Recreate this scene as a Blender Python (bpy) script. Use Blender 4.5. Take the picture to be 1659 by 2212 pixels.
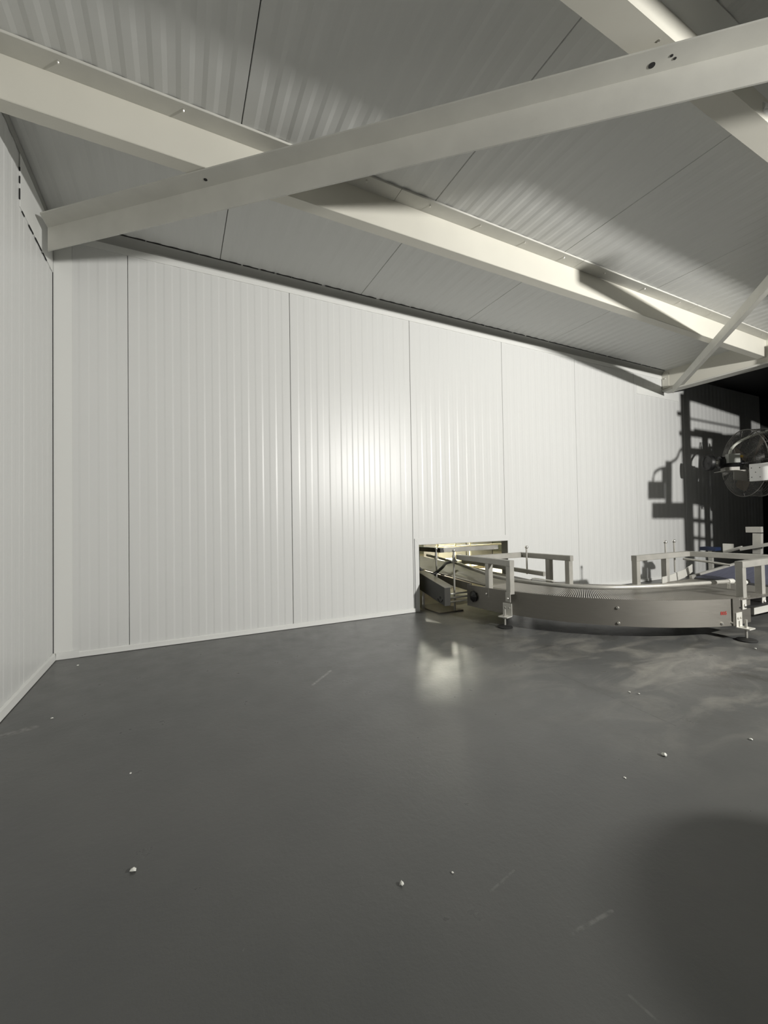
import bpy, bmesh, math, random
from mathutils import Vector, Matrix
random.seed(7)
S = bpy.context.scene
for o in list(bpy.data.objects):
    bpy.data.objects.remove(o)
COL = S.collection

# ------------------------------------------------------------------ camera
F_PX, YAW, PITCH, ROLL = 888.904, math.radians(26.551), math.radians(1.098), math.radians(-0.9617)
CAM = Vector((0.758, -3.575, 0.93))
fw = Vector((math.sin(YAW)*math.cos(PITCH), math.cos(YAW)*math.cos(PITCH), math.sin(PITCH)))
r0 = fw.cross(Vector((0, 0, 1))).normalized()
u0 = r0.cross(fw)
c_, s_ = math.cos(ROLL), math.sin(ROLL)
RT = c_*r0 + s_*u0
UP = -s_*r0 + c_*u0
cam = bpy.data.cameras.new('camera')
cam.sensor_fit = 'VERTICAL'
cam.sensor_height = 36
cam.lens = F_PX*36/2212
cam.clip_start = 0.02
cam.clip_end = 100
co = bpy.data.objects.new('camera', cam)
COL.objects.link(co)
M = Matrix.Identity(4)
for i in range(3):
    M[i][0], M[i][1], M[i][2], M[i][3] = RT[i], UP[i], -fw[i], CAM[i]
co.matrix_world = M
S.camera = co


def at(px, py, axis, val):
    """point of the photograph's pixel (1659x2212) on the plane axis = val"""
    d = RT*((px-829.5)/F_PX) - UP*((py-1106)/F_PX) + fw
    return CAM + d*((val-CAM[axis])/d[axis])


# ------------------------------------------------------------------ world, exposure
w = bpy.data.worlds.new('world')
S.world = w
w.use_nodes = True
w.node_tree.nodes['Background'].inputs[0].default_value = (0.8, 0.85, 0.9, 1)
w.node_tree.nodes['Background'].inputs[1].default_value = 0.004
S.view_settings.view_transform = 'Standard'
S.view_settings.look = 'None'
S.view_settings.gamma = 1
S.view_settings.use_curve_mapping = False
S.view_settings.exposure = 0.0

LAMP = Vector((4.8, -5.8, 2.20))
LAMP_W = 356
ROOM_W = 520

CEIL = 3.055
LX = -0.02


# ------------------------------------------------------------------ materials
def mat(name, col, rough=0.5, metal=0.0, bump=0.0, bscale=300, var=0.0, vscale=4, spec=0.5, coat=0.0):
    m = bpy.data.materials.new(name)
    m.use_nodes = True
    nt = m.node_tree
    b = nt.nodes['Principled BSDF']
    b.inputs['Base Color'].default_value = (*col, 1)
    b.inputs['Roughness'].default_value = rough
    b.inputs['Metallic'].default_value = metal
    b.inputs['Specular IOR Level'].default_value = spec
    b.inputs['Coat Weight'].default_value = coat
    tc = nt.nodes.new('ShaderNodeTexCoord')
    if var:
        n = nt.nodes.new('ShaderNodeTexNoise')
        n.inputs['Scale'].default_value = vscale
        n.inputs['Detail'].default_value = 6
        nt.links.new(tc.outputs['Object'], n.inputs['Vector'])
        r = nt.nodes.new('ShaderNodeValToRGB')
        r.color_ramp.elements[0].position = 0.3
        r.color_ramp.elements[1].position = 0.7
        r.color_ramp.elements[0].color = (*[c*(1-var) for c in col], 1)
        r.color_ramp.elements[1].color = (*[min(1, c*(1+var)) for c in col], 1)
        nt.links.new(n.outputs['Fac'], r.inputs['Fac'])
        nt.links.new(r.outputs['Color'], b.inputs['Base Color'])
    if bump:
        n2 = nt.nodes.new('ShaderNodeTexNoise')
        n2.inputs['Scale'].default_value = bscale
        n2.inputs['Detail'].default_value = 3
        nt.links.new(tc.outputs['Object'], n2.inputs['Vector'])
        bp = nt.nodes.new('ShaderNodeBump')
        bp.inputs['Strength'].default_value = bump
        bp.inputs['Distance'].default_value = 0.002
        nt.links.new(n2.outputs['Fac'], bp.inputs['Height'])
        nt.links.new(bp.outputs['Normal'], b.inputs['Normal'])
    return m


def emit(name, col, k):
    m = bpy.data.materials.new(name)
    m.use_nodes = True
    nt = m.node_tree
    b = nt.nodes['Principled BSDF']
    b.inputs['Base Color'].default_value = (*col, 1)
    b.inputs['Emission Color'].default_value = (*col, 1)
    b.inputs['Emission Strength'].default_value = k
    return m


def floor_mat():
    m = bpy.data.materials.new('grey_floor_paint')
    m.use_nodes = True
    nt = m.node_tree
    b = nt.nodes['Principled BSDF']
    tc = nt.nodes.new('ShaderNodeTexCoord')

    def noise(scale, detail=8, rough=0.6, stretch=None, dist=0.0):
        n = nt.nodes.new('ShaderNodeTexNoise')
        n.inputs['Scale'].default_value = scale
        n.inputs['Detail'].default_value = detail
        n.inputs['Roughness'].default_value = rough
        n.inputs['Distortion'].default_value = dist
        if stretch:
            mp = nt.nodes.new('ShaderNodeMapping')
            mp.inputs['Scale'].default_value = stretch[0]
            mp.inputs['Rotation'].default_value = (0, 0, stretch[1])
            nt.links.new(tc.outputs['Object'], mp.inputs['Vector'])
            nt.links.new(mp.outputs['Vector'], n.inputs['Vector'])
        else:
            nt.links.new(tc.outputs['Object'], n.inputs['Vector'])
        return n.outputs['Fac']

    def ramp(fac, p0, p1, c0=0.0, c1=1.0):
        r = nt.nodes.new('ShaderNodeMapRange')
        r.inputs['From Min'].default_value = p0
        r.inputs['From Max'].default_value = p1
        r.inputs['To Min'].default_value = c0
        r.inputs['To Max'].default_value = c1
        nt.links.new(fac, r.inputs['Value'])
        return r.outputs['Result']

    def math_(op, a, b_):
        n = nt.nodes.new('ShaderNodeMath')
        n.operation = op
        for i, v in enumerate((a, b_)):
            if isinstance(v, (int, float)):
                n.inputs[i].default_value = v
            else:
                nt.links.new(v, n.inputs[i])
        return n.outputs[0]

    def mix(fac, a, c):
        n = nt.nodes.new('ShaderNodeMix')
        n.data_type = 'RGBA'
        if isinstance(fac, (int, float)):
            n.inputs[0].default_value = fac
        else:
            nt.links.new(fac, n.inputs[0])
        for i, v in ((6, a), (7, c)):
            if isinstance(v, tuple):
                n.inputs[i].default_value = (*v, 1)
            else:
                nt.links.new(v, n.inputs[i])
        return n.outputs[2]

    base = mix(ramp(noise(1.3), 0.35, 0.65), (0.090, 0.092, 0.090), (0.108, 0.109, 0.105))
    # worn, dusty zone beside the conveyor (distance from a point of the floor)
    sep = nt.nodes.new('ShaderNodeSeparateXYZ')
    nt.links.new(tc.outputs['Object'], sep.inputs[0])
    vd = nt.nodes.new('ShaderNodeVectorMath')
    vd.operation = 'DISTANCE'
    nt.links.new(tc.outputs['Object'], vd.inputs[0])
    vd.inputs[1].default_value = (3.9, -1.75, 0)
    zone = ramp(vd.outputs['Value'], 0.6, 1.9, 1.0, 0.0)
    streak = ramp(noise(2.2, 9, 0.65, ((1, 2.2, 1), 0.6), 0.8), 0.46, 0.66)
    base = mix(math_('MULTIPLY', math_('MULTIPLY', zone, streak), 0.95), base, (0.235, 0.228, 0.205))
    stain = ramp(noise(3.1, 8, 0.6, None, 0.5), 0.52, 0.72)
    base = mix(math_('MULTIPLY', math_('MULTIPLY', zone, stain), 0.8), base, (0.045, 0.043, 0.037))
    # small pale scuffs and hairline scratches
    scr = ramp(noise(5.0, 10, 0.75, ((1, 14, 1), 0.9)), 0.70, 0.76)
    base = mix(math_('MULTIPLY', scr, 0.07), base, (0.24, 0.24, 0.22))
    speck = ramp(noise(38, 2, 0.5), 0.775, 0.80)
    base = mix(math_('MULTIPLY', speck, 0.12), base, (0.3, 0.3, 0.28))
    def vec(op, a, c=None):
        n = nt.nodes.new('ShaderNodeVectorMath')
        n.operation = op
        for i, v in enumerate((a, c)):
            if v is None:
                continue
            if isinstance(v, Vector):
                n.inputs[i].default_value = v
            else:
                nt.links.new(v, n.inputs[i])
        return n

    breakup = ramp(noise(45, 3, 0.6), 0.38, 0.6)
    for (x0, y0), (x1, y1), wd, colr, k in (((676, 1479), (714, 1449), 0.012, (0.30, 0.30, 0.28), 0.8),
                                            ((1236, 2016), (1322, 1968), 0.006, (0.22, 0.22, 0.21), 0.55),
                                            ((1360, 2150), (1420, 2205), 0.004, (0.22, 0.22, 0.21), 0.4),
                                            ((1060, 1925), (1110, 1880), 0.004, (0.20, 0.20, 0.19), 0.4),
                                            ((1190, 1447), (1460, 1568), 0.004, (0.04, 0.04, 0.04), 0.7),
                                            ((2, 1590), (70, 1572), 0.03, (0.26, 0.26, 0.24), 0.6)):
        A_, B_ = at(x0, y0, 2, 0.0), at(x1, y1, 2, 0.0)
        D_ = B_-A_
        pa = vec('SUBTRACT', tc.outputs['Object'], A_).outputs['Vector']
        t_ = math_('MULTIPLY', vec('DOT_PRODUCT', pa, D_).outputs['Value'], 1/D_.length_squared)
        t_.node.use_clamp = True
        sc = nt.nodes.new('ShaderNodeVectorMath')
        sc.operation = 'SCALE'
        sc.inputs[0].default_value = D_
        nt.links.new(t_, sc.inputs['Scale'])
        dist = vec('LENGTH', vec('SUBTRACT', pa, sc.outputs['Vector']).outputs['Vector']).outputs['Value']
        m_ = math_('MULTIPLY', ramp(dist, wd*0.4, wd, k, 0.0), breakup)
        base = mix(m_, base, colr)
    nt.links.new(base, b.inputs['Base Color'])
    rg = ramp(noise(7, 6), 0.3, 0.7, 0.27, 0.38)
    nt.links.new(rg, b.inputs['Roughness'])
    b.inputs['Specular IOR Level'].default_value = 0.45
    bp = nt.nodes.new('ShaderNodeBump')
    bp.inputs['Strength'].default_value = 0.22
    bp.inputs['Distance'].default_value = 0.004
    nt.links.new(noise(38, 5, 0.7), bp.inputs['Height'])
    nt.links.new(bp.outputs['Normal'], b.inputs['Normal'])
    return m


def steel(name, col, rough, var=0.15, aniso=(1, 1, 30)):
    m = mat(name, col, rough, 0.9, 0.05, 120)
    nt = m.node_tree
    b = nt.nodes['Principled BSDF']
    tc = nt.nodes.new('ShaderNodeTexCoord')
    mp = nt.nodes.new('ShaderNodeMapping')
    mp.inputs['Scale'].default_value = aniso
    n = nt.nodes.new('ShaderNodeTexNoise')
    n.inputs['Scale'].default_value = 9
    n.inputs['Detail'].default_value = 7
    nt.links.new(tc.outputs['Object'], mp.inputs['Vector'])
    nt.links.new(mp.outputs['Vector'], n.inputs['Vector'])
    r = nt.nodes.new('ShaderNodeMapRange')
    r.inputs['From Min'].default_value = 0.3
    r.inputs['From Max'].default_value = 0.7
    r.inputs['To Min'].default_value = rough*0.9
    r.inputs['To Max'].default_value = rough*1.1
    nt.links.new(n.outputs['Fac'], r.inputs['Value'])
    nt.links.new(r.outputs['Result'], b.inputs['Roughness'])
    return m


WHITE = mat('white_coated_panel', (0.70, 0.705, 0.69), 0.36, 0, 0.10, 260, spec=0.5)
CEILWHITE = mat('ceiling_panel_coating', (0.62, 0.625, 0.605), 0.42, 0, 0.08, 260)
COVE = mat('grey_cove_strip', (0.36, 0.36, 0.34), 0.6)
WHITE_TRIM = mat('white_trim', (0.77, 0.775, 0.75), 0.42, 0, 0.05, 200)
CORE = mat('panel_core', (0.05, 0.05, 0.048), 0.9)
REVEAL = mat('panel_cut_edge', (0.30, 0.30, 0.28), 0.7, var=0.2)
CAULK = mat('open_joint', (0.02, 0.02, 0.02), 0.9)
CREAM = mat('cream_beam_paint', (0.63, 0.615, 0.545), 0.45, 0, 0.06, 90, var=0.03, vscale=3)
GREYWHITE = mat('brace_paint', (0.56, 0.555, 0.51), 0.5, 0, 0.10, 60, var=0.06, vscale=5)
FLOOR = floor_mat()
FLOOR_IN = mat('next_room_floor', (0.40, 0.36, 0.28), 0.5, var=0.15)
SS = steel('brushed_stainless', (0.25, 0.238, 0.213), 0.55)
CHAINSS = mat('shaded_guard_steel', (0.032, 0.031, 0.026), 0.55)  # steel guard, its shade put into the dark colour
SS_TUBE = mat('satin_steel_tube', (0.41, 0.40, 0.365), 0.42, 0.35, 0.1, 60, var=0.12, vscale=8)
SS_BRIGHT = mat('bright_steel', (0.75, 0.74, 0.70), 0.28, 0.9)
SLAT = mat('slat_steel', (0.52, 0.50, 0.46), 0.38, 0.8)
ZINC = mat('pale_zinc_bracket', (0.68, 0.67, 0.62), 0.42, 0.35)
RUBBER = mat('black_rubber', (0.018, 0.018, 0.017), 0.6, 0, 0.2, 80)
BLACK = mat('black_plastic', (0.012, 0.012, 0.012), 0.45)
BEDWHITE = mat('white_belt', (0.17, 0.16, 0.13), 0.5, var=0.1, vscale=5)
BLUEBELT = mat('blue_modular_belt', (0.105, 0.11, 0.155), 0.45, var=0.15, vscale=20)
BLUE = mat('blue_plastic', (0.012, 0.022, 0.06), 0.45)
DARKSTEEL = mat('dark_machine_steel', (0.06, 0.06, 0.06), 0.5, 0.4)
RED = mat('red_stencil_paint', (0.27, 0.025, 0.018), 0.6)
MOTOR = mat('black_motor_paint', (0.012, 0.012, 0.013), 0.3)
GREYBOX = mat('grey_terminal_box', (0.35, 0.36, 0.33), 0.5)
YELLOW = mat('yellow_label', (0.62, 0.42, 0.08), 0.5)
CABLE = mat('grey_cable', (0.55, 0.56, 0.50), 0.45)
WIRE = mat('guard_wire', (0.22, 0.215, 0.20), 0.4, 0.6)
BLADE = mat('brown_fan_blade', (0.16, 0.13, 0.10), 0.5)
CHIP = mat('white_chip', (0.75, 0.75, 0.70), 0.7)
DRUM = mat('blue_drum', (0.03, 0.08, 0.25), 0.4)
CARD = mat('brown_board', (0.36, 0.29, 0.19), 0.7, var=0.2, vscale=8)
GREYROOM = mat('next_room_wall', (0.50, 0.52, 0.46), 0.6)


# ------------------------------------------------------------------ mesh builder
class MB:
    def __init__(s):
        s.bm = bmesh.new()

    def hexa(s, p):
        v = [s.bm.verts.new(q) for q in p]
        for f in ((0, 1, 2, 3), (7, 6, 5, 4), (0, 4, 5, 1), (1, 5, 6, 2), (2, 6, 7, 3), (3, 7, 4, 0)):
            s.bm.faces.new([v[i] for i in f])
        return v

    def box(s, a, b):
        x0, y0, z0 = a
        x1, y1, z1 = b
        s.hexa([(x0, y0, z0), (x1, y0, z0), (x1, y1, z0), (x0, y1, z0),
                (x0, y0, z1), (x1, y0, z1), (x1, y1, z1), (x0, y1, z1)])
        return s

    def bar(s, p, q, w_, h_, up=(0, 0, 1), bev=0.0):
        p, q = Vector(p), Vector(q)
        d = (q-p).normalized()
        side = d.cross(Vector(up))
        if side.length < 1e-5:
            side = d.cross(Vector((0, 1, 0)))
        side.normalize()
        u = side.cross(d).normalized()
        if bev:
            k = bev
            prof = [(-w_/2+k, -h_/2), (w_/2-k, -h_/2), (w_/2, -h_/2+k), (w_/2, h_/2-k),
                    (w_/2-k, h_/2), (-w_/2+k, h_/2), (-w_/2, h_/2-k), (-w_/2, -h_/2+k)]
        else:
            prof = [(-w_/2, -h_/2), (w_/2, -h_/2), (w_/2, h_/2), (-w_/2, h_/2)]
        s.loft([[p+side*a+u*b for a, b in prof], [q+side*a+u*b for a, b in prof]])
        return s

    def loft(s, rings, closed=True, caps=True, loop=False):
        vs = [[s.bm.verts.new(p) for p in r] for r in rings]
        n = len(vs[0])
        m = len(vs)
        for i in range(m if loop else m-1):
            a, b = vs[i], vs[(i+1) % m]
            for j in range(n if closed else n-1):
                s.bm.faces.new((a[j], a[(j+1) % n], b[(j+1) % n], b[j]))
        if caps and closed and not loop:
            s.bm.faces.new(vs[0][::-1])
            s.bm.faces.new(vs[-1])
        return s

    def tube(s, pts, r, n=10, loop=False):
        pts = [Vector(p) for p in pts]
        rings = []
        m = len(pts)
        for i, p in enumerate(pts):
            a = pts[(i-1) % m] if (loop or i > 0) else p
            b = pts[(i+1) % m] if (loop or i < m-1) else p
            d = (b-a).normalized()
            ref = Vector((0, 0, 1)) if abs(d.z) < 0.9 else Vector((1, 0, 0))
            e = d.cross(ref).normalized()
            g = e.cross(d).normalized()
            rr = r[i] if isinstance(r, (list, tuple)) else r
            rings.append([p + (e*math.cos(t)+g*math.sin(t))*rr for t in [2*math.pi*k/n for k in range(n)]])
        s.loft(rings, True, True, loop)
        return s

    def lathe(s, c, axis, prof, n=20):
        """prof: list of (distance along axis, radius)"""
        c, ax = Vector(c), Vector(axis).normalized()
        return s.tube_rings(c, ax, prof, n)

    def tube_rings(s, c, ax, prof, n):
        ref = Vector((0, 0, 1)) if abs(ax.z) < 0.9 else Vector((1, 0, 0))
        e = ax.cross(ref).normalized()
        g = e.cross(ax).normalized()
        s.loft([[c+ax*a+(e*math.cos(t)+g*math.sin(t))*max(r, 1e-4) for t in [2*math.pi*k/n for k in range(n)]] for a, r in prof])
        return s

    def ball(s, c, r, n=10):
        prof = [(-r*math.cos(math.pi*k/n), r*math.sin(math.pi*k/n)) for k in range(n+1)]
        return s.lathe(c, (0, 0, 1), prof, n*2)

    def build(s, name, m, parent=None, smooth=False):
        bmesh.ops.recalc_face_normals(s.bm, faces=s.bm.faces)
        off = Vector((0, 0, 0))
        if parent is not None:
            off = world_loc(parent)
        me = bpy.data.meshes.new(name)
        for v in s.bm.verts:
            v.co -= off
        s.bm.to_mesh(me)
        s.bm.free()
        me.materials.append(m)
        if smooth:
            me.polygons.foreach_set('use_smooth', [True]*len(me.polygons))
            me.set_sharp_from_angle(angle=math.radians(40))
        o = bpy.data.objects.new(name, me)
        COL.objects.link(o)
        if parent is not None:
            o.parent = parent
        return o


def world_loc(o):
    v = Vector((0, 0, 0))
    while o is not None:
        v += o.location
        o = o.parent
    return v


def thing(name, label, cat, loc=(0, 0, 0), group=None):
    o = bpy.data.objects.new(name, None)
    o.empty_display_size = 0.1
    COL.objects.link(o)
    o.location = loc
    return tag(o, label, cat, group)


def tag(o, label, cat, group=None):
    o['label'] = label
    o['category'] = cat
    if group:
        o['group'] = group
    return o


def struct(o):
    o['kind'] = 'structure'
    return o


# ------------------------------------------------------------------ setting: floor, walls, ceiling
XMAX, YMIN = 13.0, -9.5
struct(MB().box((-0.12, YMIN, -0.1), (XMAX, 0.06, 0)).build('floor', FLOOR))
struct(MB().box((1.0, 0.06, -0.1), (9.0, 6.0, 0)).build('floor', FLOOR_IN))

PITCH_W = 1.218
DEP, TW = 0.0016, 0.013


def profile(W, a, b, dep=DEP, tw=TW):
    """rib profile of a coated panel W wide, clipped to a..b: list of (s, depth)"""
    k = W/1.227
    pts = [(0.0015, 0.006), (0.004, 0.0)]
    d = 0.0
    for i in range(20):
        e = (0.072+0.057*i)*k
        d2 = dep if i % 2 == 0 else 0.0
        pts += [(e-tw/2, d), (e+tw/2, d2)]
        d = d2
    pts += [(W-0.004, 0.0), (W-0.0015, 0.006)]
    out = []
    for (s0, d0), (s1, d1) in zip(pts, pts[1:]):
        if s1 <= a or s0 >= b:
            continue
        f0, f1 = max(0, (a-s0)/(s1-s0)), min(1, (b-s0)/(s1-s0))
        p0 = (s0+(s1-s0)*f0, d0+(d1-d0)*f0)
        p1 = (s0+(s1-s0)*f1, d0+(d1-d0)*f1)
        if not out:
            out.append(p0)
        out.append(p1)
    return out


def ribbed(mb, W, a, b, t0, t1, f, th=0.022, dep=DEP, tw=TW):
    """panel skin: f(s, t, d) -> world point"""
    pr = profile(W, a, b, dep, tw)
    ring = [(s, d) for s, d in pr] + [(pr[-1][0], th), (pr[0][0], th)]
    mb.loft([[f(s, t0, d) for s, d in ring], [f(s, t1, d) for s, d in ring]])
    return mb


OX0, OX1, OZ = 2.93, 4.115, 0.672           # opening in the back wall
TH = 0.022
core = MB()
core.box((-0.12, TH+0.003, 0), (OX0, 0.10, CEIL))
core.box((OX1, TH+0.003, 0), (XMAX, 0.10, CEIL))
core.box((OX0, TH+0.003, OZ), (OX1, 0.10, CEIL))
wall_b = struct(core.build('wall_back', CORE))
X0 = 0.428 - PITCH_W
for i in range(9):  # wall past the last panel stays dark, shade put into its colour
    x0 = X0 + i*PITCH_W
    fn = (lambda s, t, d, x0=x0: (x0+s, d, t))
    a, b = max(0.0, LX-x0), PITCH_W
    mb = MB()
    zlo = 0.0
    if x0 < OX1 < x0+PITCH_W:
        ribbed(mb, PITCH_W, 0, PITCH_W, OZ, CEIL-0.01, fn)
        ribbed(mb, PITCH_W, OX1-x0, PITCH_W, 0, OZ, fn)
    elif x0 < OX0 < x0+PITCH_W:
        ribbed(mb, PITCH_W, 0, PITCH_W, OZ, CEIL-0.01, fn)
        ribbed(mb, PITCH_W, 0, OX0-x0, 0, OZ, fn)
    else:
        ribbed(mb, PITCH_W, a, b, 0, CEIL-0.01, fn)
    mb.build('wall_panel', WHITE, wall_b)

wall_l = struct(MB().box((-0.12, YMIN, 0), (LX-TH-0.003, TH, CEIL)).build('wall_left', CORE))
for i in range(3):  # unseen wall beyond these panels left dark to cut bounce light
    y1 = 0.618 - i*PITCH_W            # joints at -0.60, -1.82 ...
    fn = (lambda s, t, d, y1=y1: (LX-d, y1-s, t))
    a = max(0, y1+0.0)
    MB_ = ribbed(MB(), PITCH_W, a, PITCH_W, 0, CEIL-0.01, fn)
    MB_.build('wall_panel', WHITE, wall_l)

struct(MB().box((7.30, YMIN, CEIL+0.02), (XMAX, 0.10, CEIL+0.03)).build('ceiling', DARKSTEEL))  # dark sheet: shade beyond the end beam put into the colour
ceil = struct(MB().box((-0.12, YMIN, CEIL+TH+0.003), (XMAX, 0.10, CEIL+0.14)).build('ceiling', CORE))
CP = 1.2355
for i in range(12):
    x0 = 1.073 - 2*CP + i*CP
    if x0+CP < LX or x0 > 6.5:
        continue
    fn = (lambda s, t, d, x0=x0: (x0+s, t, CEIL+d))
    ribbed(MB(), CP, max(0, LX-x0), CP, YMIN, 0.0, fn, dep=0.0030, tw=0.022).build('ceiling_panel', CEILWHITE, ceil)

# far ends of the hall, out of view: plain dark sheeting
struct(MB().box((-0.12, YMIN-0.1, 0), (XMAX, YMIN, CEIL)).build('wall_front', DARKSTEEL))
struct(MB().box((XMAX, YMIN, 0), (XMAX+0.1, 0.1, CEIL)).build('wall_right', DARKSTEEL))

# cove flashing between back wall and ceiling, wall flashing strip below it
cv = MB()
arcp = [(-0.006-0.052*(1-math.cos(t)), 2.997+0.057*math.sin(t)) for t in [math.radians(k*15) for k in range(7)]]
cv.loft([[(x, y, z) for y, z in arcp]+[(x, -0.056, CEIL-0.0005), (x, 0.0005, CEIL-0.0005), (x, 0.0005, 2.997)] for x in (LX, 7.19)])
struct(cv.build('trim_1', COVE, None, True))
struct(MB().box((LX, -0.005, 2.945), (7.19, 0.0005, 2.997)).build('trim_13', WHITE_TRIM))
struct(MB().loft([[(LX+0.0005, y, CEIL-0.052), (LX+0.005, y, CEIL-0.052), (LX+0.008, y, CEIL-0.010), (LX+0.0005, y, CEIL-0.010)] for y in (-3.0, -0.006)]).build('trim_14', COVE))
# open black gap along the ceiling edge of the cove, in broken lengths
gp = MB()
x = 0.32
while x < 7.1:
    L = random.uniform(0.10, 0.5)
    gp.box((x, -0.066, CEIL-0.004), (min(7.15, x+L), -0.058, CEIL-0.0005))
    x += L+random.uniform(0.0, 0.04)
struct(gp.build('trim_2', CAULK))
gl = MB()
y = -0.12
while y > -1.15:
    L = random.uniform(0.05, 0.2)
    gl.box((LX+0.0005, y-L, CEIL-0.008), (LX+0.005, y, CEIL-0.001))
    y -= L+random.uniform(0.005, 0.05)
struct(gl.build('trim_3', CAULK))
# cover plate high on the left wall and its open lower joint
struct(MB().box((LX, -0.675, 2.70), (LX+0.004, -0.006, CEIL-0.054)).build('trim_4', WHITE_TRIM))
gq = MB()
for y0, y1 in ((-0.64, -0.60), (-0.52, -0.44), (-0.40, -0.27), (-0.24, -0.16)):
    gq.box((LX+0.001, y0, 2.692), (LX+0.005, y1, 2.700))
for z0, z1 in ((2.74, 2.80), (2.83, 2.87), (2.90, 2.92)):
    gq.box((LX+0.001, -0.681, z0), (LX+0.005, -0.675, z1))
struct(gq.build('trim_5', CAULK))
# vertical corner angle
struct(MB().box((LX, -0.003, 0.04), (LX+0.11, 0.001, 2.945)).build('trim_6', WHITE_TRIM))
struct(MB().box((LX+0.0005, -0.0075, 0.05), (LX+0.004, -0.003, 2.95)).build('trim_7', CAULK))
# jamb and head trim round the opening
tr = MB()
tr.hexa([(2.882, -0.004, 0), (2.930, -0.004, 0), (2.930, 0.001, 0), (2.882, 0.001, 0),
         (2.882, -0.004, 0.735), (2.930, -0.004, 0.672), (2.930, 0.001, 0.672), (2.882, 0.001, 0.735)])
struct(tr.build('trim_8', WHITE))
tr = MB()
tr.hexa([(2.931, -0.003, 0.6725), (4.115, -0.003, 0.6725), (4.115, 0.001, 0.6725), (2.931, 0.001, 0.6725),
         (2.8835, -0.003, 0.735), (4.115, -0.003, 0.735), (4.115, 0.001, 0.735), (2.8835, 0.001, 0.735)])
struct(tr.build('trim_9', WHITE))
struct(MB().box((2.8795, -0.0035, 0.003), (2.882, -0.0005, 0.735)).build('trim_15', CAULK))
# cut edges of the opening
rv = MB()
rv.box((OX1-0.003, -0.001, 0), (OX1, 0.10, OZ))
rv.box((OX0, 0.001, 0), (OX0+0.003, 0.10, OZ))
rv.box((OX0+0.003, 0.001, OZ-0.003), (OX1-0.003, 0.10, OZ))
struct(rv.build('trim_10', REVEAL))
# cover plate at the wall top beside the end beam
struct(MB().box((6.576, -0.005, 2.66), (7.6, 0.0005, 2.80)).build('trim_11', WHITE_TRIM))
# base angles
sk = MB()
for a, b in ((0.13, 2.882), (4.13, 7.6)):
    sk.loft([[(x, 0.0, 0.042), (x, -0.010, 0.036), (x, -0.012, 0.003), (x, 0.0, 0.003)] for x in (a, b)])
struct(sk.build('baseboard_back', WHITE_TRIM))
sk = MB()
sk.loft([[(LX, y, 0.05), (LX+0.014, y, 0.044), (LX+0.018, y, 0.004), (LX, y, 0.004)] for y in (-0.004, -3.6)])
struct(sk.build('baseboard_left', WHITE_TRIM))
struct(MB().box((LX+0.018, -0.012, 0.002), (0.13, 0.0, 0.05)).build('trim_12', WHITE_TRIM))

# ------------------------------------------------------------------ ceiling beams and braces
# first beam: box section along the back wall
b1 = thing('ceiling_beam', 'long cream box beam nearest the white wall, under ceiling with screwed flashing above', 'beam', (3.6, -1.173, 2.839), 'cream ceiling beams along the wall')
MB().bar((LX, -1.173, 2.9445), (7.19, -1.173, 2.9445), 0.084, 0.211, bev=0.003).build('beam_body', CREAM, b1)
xs = [LX+0.02, 2.05, 3.77, 5.47, 7.18]
for a, b in zip(xs, xs[1:]):
    f = MB()
    f.loft([[(x, -1.2155, 3.0435), (x, -1.3205, 3.0425), (x, -1.3225, 3.0440), (x, -1.3225, CEIL-0.0005), (x, -1.2155, CEIL-0.0005)] for x in (a+0.0015, b-0.0015)])
    fl = f.build('flashing', GREYWHITE, b1)
    n = int((b-a)/0.43)
    for k in range(n):
        xx = a + (k+0.55)*(b-a)/n
        MB().lathe((xx, -1.288, 3.0435), (0, 0, -1), [(-0.002, 0.0065), (0.008, 0.0065), (0.013, 0.004)], 8).build('screw', SS_BRIGHT, fl)

b2 = thing('ceiling_beam', 'grey beam crossing the upper right corner of the ceiling, above the long brace', 'beam', (2.0, -2.606, 2.84), 'cream ceiling beams along the wall')
b2b = MB()
b2b.box((LX+0.002, -2.645, 2.874), (7.19, -2.533, 2.995))
b2b.build('beam_body', CREAM, b2)
f = MB()
f.loft([[(x, -2.6452, 2.990), (x, -2.72, CEIL-0.006), (x, -2.72, CEIL-0.0005), (x, -2.6452, 2.996)] for x in (LX+0.002, 7.19)])
f.build('flashing', WHITE_TRIM, b2)
MB().box((LX+0.002, -2.63, 2.995), (7.19, -2.57, CEIL)).build('beam_web', GREYWHITE, b2)
p = at(1423, 88, 2, 2.874)
MB().lathe((p.x, p.y, 2.875), (0, 0, -1), [(0, 0.006), (0.002, 0.006), (0.003, 0.003)], 8).build('screw', SS_BRIGHT, b2)
b3 = thing('ceiling_beam', 'cream beam overhead behind the camera, out of the picture, with an added shade tray below', 'beam', (3.6, -4.05, 2.80), 'cream ceiling beams along the wall')
MB().box((LX+0.002, -4.10, 2.80), (7.19, -4.0, CEIL-0.001)).build('beam_body', CREAM, b3)
ct = thing('shade_tray', 'added unseen tray under the beam behind the camera, shading beam and ceiling', 'tray', (3.6, -4.05, 2.64))  # added out of view to shade the near ceiling and beam face
MB().box((LX+0.004, -4.16, 2.64), (7.19, -3.94, 2.648)).box((LX+0.004, -4.16, 2.648), (7.19, -4.154, 2.72)).box((LX+0.004, -3.946, 2.648), (7.19, -3.94, 2.72)).build('tray', SS_TUBE, ct)
for x in (0.6, 2.4, 4.2, 6.0):
    MB().box((x, -4.055, 2.648), (x+0.02, -4.045, 2.80)).build('hanger', SS_TUBE, ct)
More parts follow.
